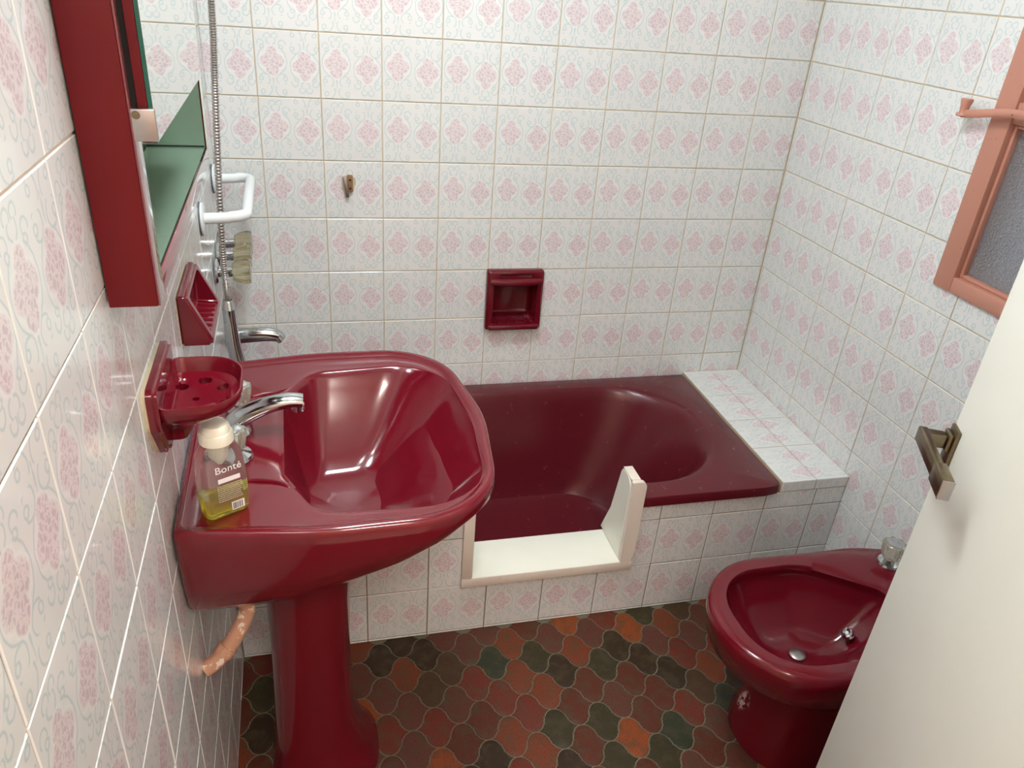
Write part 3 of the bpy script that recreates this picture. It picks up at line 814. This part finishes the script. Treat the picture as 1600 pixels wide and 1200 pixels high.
dense = catmull(hp, 100); rads = [.0066 + .0011 * math.sin(i * PI * .5) for i in range(len(dense))]
M['hose'] = mat_plain('hose_steel', (.52, .49, .46), .28, 1.0, var=.15, scale=200)
tube('hose', dense, rads, M['hose'], hs, 12, smooth=80)
lathe('collar', [(.0095, 0), (.0122, -.004), (.0132, -.022), (.0145, -.024)], M['chrome'], hs, 24, Matrix.Translation((-.080 - wl, 0, .224)))
hn = catmull([(-.080 - wl, 0, .202), (-.079 - wl, 0, .15), (-.076 - wl, 0, .10), (-.067 - wl, 0, .05), (-.052 - wl, 0, .01), (-.030 - wl, 0, -.02)], 6); n_ = len(hn)
tube('handle', hn, [.0145 + .005 * i / n_ for i in range(n_)], M['chrome'], hs, 20)
lathe('spray_head', [(.012, 0), (.030, .012), (.036, .030), (.034, .034), (.01, .035)], M['chrome'], hs, 32, Matrix.Translation((-.036 - wl, 0, -.012)) @ Matrix.Rotation(math.radians(125), 4, 'Y'))
lathe('wall_holder', [(.022, 0), (.022, .006), (.012, .010), (.012, .062)], M['chrome'], hs, 24, Matrix.Translation((0, 0, 1.02)) @ RX)

# ------------------------------------------------------------------ waste pipe
wp = thing('waste_pipe', 'flaking salmon-painted pipe bending from the wall to the underside of the washbasin', 'pipe', LW(-1.10, .50))
tp_ = NT('flaking_paint'); fz = tp_.noise(55, tp_.obj(), 5, .65)
tp_.set(Base_Color=tp_.mix(tp_.step(fz, .58, .62), srgb(232, 214, 196), srgb(196, 148, 122)), Roughness=.6); tp_.bump(fz, .5, .002)
tube('pipe', catmull([(.001, 0, -.012), (.022, .008, -.002), (.048, .02, .026), (.072, .03, .072), (.082, .034, .125)], 8), .0135, tp_.m, wp, 16)
tube('joint_nut', catmull([(.030, .011, .006), (.040, .016, .016)], 4), .0165, tp_.m, wp, 8)

# ------------------------------------------------------------------ broken bracket on back wall
br = thing('wall_bracket', 'broken metal towel bracket stub left in a chipped tile above the bathtub', 'bracket', frame((.208, 0, 1.008), (1, 0, 0), (0, 0, 1), (0, -1, 0)))
V = [(0, 0, .0014)]; Fc = []
random.seed(11)
for i in range(22):
    th = 2 * PI * i / 22; r = random.uniform(.018, .024); V.append((r * .95 * math.cos(th) + .002, r * 1.15 * math.sin(th) - .002, .0006))
for i in range(22): Fc.append((0, 1 + i, 1 + (i + 1) % 22))
link('filler_patch', mesh('filler_patch', V, Fc), M['mortar'], br)
boxes('rusty_plate', [(.0, .0135, -.020, .022, .0005, .010)], mat_plain('rust', srgb(150, 112, 76), .7, var=.3, scale=60), br, .0012)
boxes('metal_stub', [(-.010, -.001, -.034, .020, .0005, .014)], M['steel'], br, .001, Matrix.Rotation(.14, 4, 'Z'))
for zz in (.010, -.012): lathe('screw_hole', [(.003, 0), (.0028, .0008), (.001, .0002)], M['black'], br, 12, Matrix.Translation((.0065, zz, .0098)))

# ------------------------------------------------------------------ window
salmon = NT('salmon_paint'); fs_ = salmon.noise(70, salmon.obj(), 5, .7)
salmon.set(Base_Color=salmon.mix(salmon.step(fs_, .28, .33), srgb(198, 138, 118), srgb(70, 46, 36)), Roughness=.42); salmon.bump(salmon.noise(25, salmon.obj()), .15)
win = tag(bpy.data.objects.new('window_1', None), kind='structure'); COL.objects.link(win); win.matrix_world = F_RIGHT
a0, a1, b0, b1 = WIN
FW = .052
A0 = .684
boxes('window_frame', [(A0, A0 + FW, .970, 1.81, -.03, .008)], salmon.m, win, .003)
boxes('window_frame', [(a1 - .04, a1 + .008, .970, 1.81, -.03, .008)], salmon.m, win, .003)
boxes('window_frame', [(A0 + FW, a1 - .04, .970, 1.005, -.03, .008)], salmon.m, win, .003)
boxes('window_frame', [(A0 + FW, a1 - .04, 1.77, 1.81, -.03, .008)], salmon.m, win, .003)
boxes('mullion', [(A0 + FW, a1 - .04, 1.330, 1.372, -.03, .004)], salmon.m, win, .003)
for (z0, z1) in ((1.005, 1.330), (1.372, 1.77)):
    ia, ib = A0 + FW, a1 - .04
    boxes('bead', [(ia, ia + .008, z0, z1, -.028, -.006)], salmon.m, win, .002)
    boxes('bead', [(ib - .008, ib, z0, z1, -.028, -.006)], salmon.m, win, .002)
    boxes('bead', [(ia + .008, ib - .008, z0, z0 + .008, -.028, -.006)], salmon.m, win, .002)
    boxes('bead', [(ia + .008, ib - .008, z1 - .008, z1, -.028, -.006)], salmon.m, win, .002)
gl = NT('frosted_glass'); vg = gl.n('ShaderNodeTexVoronoi'); vg.inputs['Scale'].default_value = 220; gl.link(gl.obj(), vg.inputs['Vector'])
gl.set(Base_Color=gl.mix(gl.noise(3, gl.obj()), (.62, .63, .66), (.72, .73, .76)), Roughness=.3, Transmission_Weight=.85, IOR=1.45); gl.bump(gl.math('ADD', vg.outputs['Distance'], gl.noise(90, gl.obj())), .7, .003)
boxes('pane', [(A0 + FW + .001, a1 - .041, 1.006, 1.329, -.024, -.018)], gl.m, win)
rusty = mat_plain('rusty_mesh', srgb(96, 56, 40), .8, var=.35, scale=80, bump=.5)
boxes('rusted_panel', [(A0 + FW + .001, a1 - .041, 1.373, 1.769, -.026, -.020)], rusty, win)
stay = tube('stay_bar', catmull([(.628, 1.332, .030), (.66, 1.336, .033), (.75, 1.352, .030), (.86, 1.356, .020), (.90, 1.356, .006)], 5), .0065, salmon.m, win, 10, squash=[(.62, 1.3)] * 21)
lathe('stay_knob', [(.0095, 0), (.0085, .004), (.0095, .014), (.0125, .026), (.0115, .029), (.006, .0295)], salmon.m, stay, 24, Matrix.Translation((.633, 1.333, .031)) @ Matrix.Rotation(-PI / 2, 4, 'X'))
lathe('stay_end', [(.013, 0), (.014, .002), (.0125, .006)], salmon.m, stay, 24, Matrix.Translation((.633, 1.327, .031)) @ Matrix.Rotation(-PI / 2, 4, 'X'))

# ------------------------------------------------------------------ door leaf, swung into the room
dd = Vector((-.470, -.883, 0)).normalized(); dn = Vector((dd.y, -dd.x, 0))       # towards hinge; face normal towards camera
F_DOOR = frame((.9565, -1.3357, 0), dd, (0, 0, 1), dn)
doorm = NT('cream_door_paint'); f1 = doorm.noise(6, doorm.obj(), 4); sc2 = doorm.noise(45, doorm.obj(), 6, .75)
doorm.set(Base_Color=doorm.mix(doorm.step(sc2, .27, .30), doorm.mix(f1, srgb(230, 226, 212), srgb(240, 237, 226)), srgb(168, 158, 136)), Roughness=.5)
door1 = tag(boxes('door_1', [(0, .735, .008, 2.0, -.036, 0)], doorm.m, None, .002, F_DOOR), kind='structure')
h = thing('x', '', '', None); bpy.data.objects.remove(h)
hz, hx = 1.010, .016
plate = boxes('handle_plate', [(hx - .012, hx + .016, hz - .048, hz + .022, .0005, .006)], M['brass'], door1, .0015)
boxes('rosette', [(hx - .011, hx + .013, hz - .012, hz + .014, .006, .012)], M['brass'], door1, .002)
boxes('lever_neck', [(hx - .008, hx + .010, hz - .010, hz + .010, .012, .044)], M['brass'], door1, .003)
boxes('lever', [(hx - .009, hx + .088, hz - .011, hz + .011, .034, .046)], M['brass'], door1, .0025)
tip = boxes('lever_tip', [(hx + .0885, hx + .132, hz - .0135, hz + .0135, .0325, .0475)], M['brass'], door1, .002)
boxes('tip_cap', [(hx + .1322, hx + .135, hz - .0135, hz + .0135, .0325, .0475)], M['steel'], tip, .001)

# ------------------------------------------------------------------ bidet
bid = thing('bidet', 'burgundy ceramic bidet on a waisted foot, standing against the window wall', 'bidet', Matrix.Translation((XR - .003, -1.057, 0)) @ Matrix.Rotation(PI, 4, 'Z'))
BDH = .385
o_ = rpoly([(.0, .135, .02), (.0, -.135, .02), (.16, -.176, .3), (.606, -.182, .185), (.606, .182, .185), (.16, .176, .3)], 14)
i_ = rpoly([(.185, .035, .035), (.185, -.035, .035), (.33, -.136, .12), (.558, -.134, .125), (.558, .134, .125), (.33, .136, .12)], 10)
cc = (.36, 0); A = angles(128, [(0, .135), (0, -.135)], cc)
po, pi_ = polar(o_, cc, A), polar(i_, cc, A)
def foot(x1, hy, r): return polar(rpoly([(.03, hy, .02), (.03, -hy, .02), (x1, -hy, r), (x1, hy, r)], 10), (.25, 0), A)
fl_ = [(.38 + (x - .38) * .4, y * .4) for x, y in pi_]
rings = [zr(foot(.476, .112, .10), 0.0), zr(foot(.476, .112, .10), .03), zr(foot(.462, .104, .095), .07), zr(foot(.440, .094, .088), .13), zr(foot(.436, .092, .088), .17), zr(foot(.452, .102, .095), .215),
         zr(lerp(foot(.50, .135, .125), po, .35), .258), zr(lerp(foot(.55, .16, .15), po, .75), .30), zr(inset(po, .006, cc), .335), zr(po, BDH - .030), zr(po, BDH - .016), zr(inset(po, .003, cc), BDH - .006),
         zr(inset(po, .010, cc), BDH), zr(lerp(po, pi_, .5), BDH + .001), zr(lerp(po, pi_, .93), BDH), zr(pi_, BDH - .006), zr(inset(pi_, -.004, cc), BDH - .022), zr(inset(pi_, -.004, cc), BDH - .035), zr(lerp(pi_, fl_, .35), BDH - .085),
         zr(lerp(pi_, fl_, .75), BDH - .125), zr(fl_, BDH - .138), zr(lerp(fl_, [(.38, 0)] * len(fl_), .6), BDH - .141)]
rings = [[(max(0, x), y, z) for x, y, z in r] for r in rings]
t = NT('burgundy_chipped_ceramic'); oc = t.obj(); nz = t.noise(70, oc, 4, .7)
dv = t.n('ShaderNodeVectorMath', operation='DISTANCE'); t.link(oc, dv.inputs[0]); dv.inputs[1].default_value = (.452, -.035, .078)
chip = t.math('MULTIPLY', t.step(dv.outputs['Value'], .012, .030), t.step(nz, .47, .52))
fr = t.noise(40, oc, 4, .6)
t.set(Base_Color=t.mix(chip, t.mix(fr, srgb(100, 12, 27), srgb(108, 14, 30)), srgb(206, 176, 176)), Roughness=.13, Specular_IOR_Level=.42, Coat_Weight=.15, Coat_Roughness=.05)
loft('bowl', rings, t.m, bid, smooth=50)
lathe('drain', [(.017, 0), (.018, .003), (.014, .006), (.004, .0065)], M['steel'], bid, 28, Matrix.Translation((.378, -.005, BDH - .140)))
sn = lathe('spray_nozzle', [(.013, 0), (.014, .004), (.012, .010), (.008, .012), (.004, .009)], M['chrome'], bid, 24, Matrix.Translation((.262, -.005, BDH - .098)) @ Matrix.Rotation(math.radians(35), 4, 'Y'))
rise_tap('bidet_tap', 'clear fluted knob tap with a chrome base on the back rim of the bidet', Matrix.Translation((1.372, -.952, BDH + .0005)), None, .029, .042)

# ------------------------------------------------------------------ lamps (above and behind the frame)
def emit(name, col, s):
    t = NT(name); t.set(Base_Color=col, Emission_Color=col, Emission_Strength=s, Roughness=.5); return t.m
wlp = thing('wall_lamp', 'round glass wall lamp above the mirror cabinet', 'lamp', Matrix.Translation(WALL_LAMP['pos']))
lathe('wall_plate', [(.05, 0), (.05, .012), (.02, .02), (.015, .205)], M['chrome'], wlp, 32, Matrix.Translation((-.2555, 0, 0)) @ RX)
lathe('globe', [(.02, -.052), (.045, -.035), (.055, 0), (.045, .035), (.02, .052)], emit('lamp_glass', WALL_LAMP['color'], WALL_LAMP['strength']), wlp, 32)
clp = thing('ceiling_lamp', 'flat round ceiling lamp in the bathroom', 'lamp', Matrix.Translation((*CEIL_LAMP['pos'], HC)))
lathe('diffuser', [(.16, -.001), (.16, -.03), (.12, -.05), (.05, -.055)], emit('ceiling_lamp_glass', CEIL_LAMP['color'], CEIL_LAMP['strength']), clp, 40)
hlp = thing('hall_lamp', 'flat round ceiling lamp in the hallway', 'lamp', Matrix.Translation((.35, -2.75, 2.5)))
lathe('diffuser', [(.20, -.001), (.20, -.03), (.14, -.06), (.05, -.065)], emit('hall_lamp_glass', HALL_LAMP['color'], HALL_LAMP['strength']), hlp, 40)
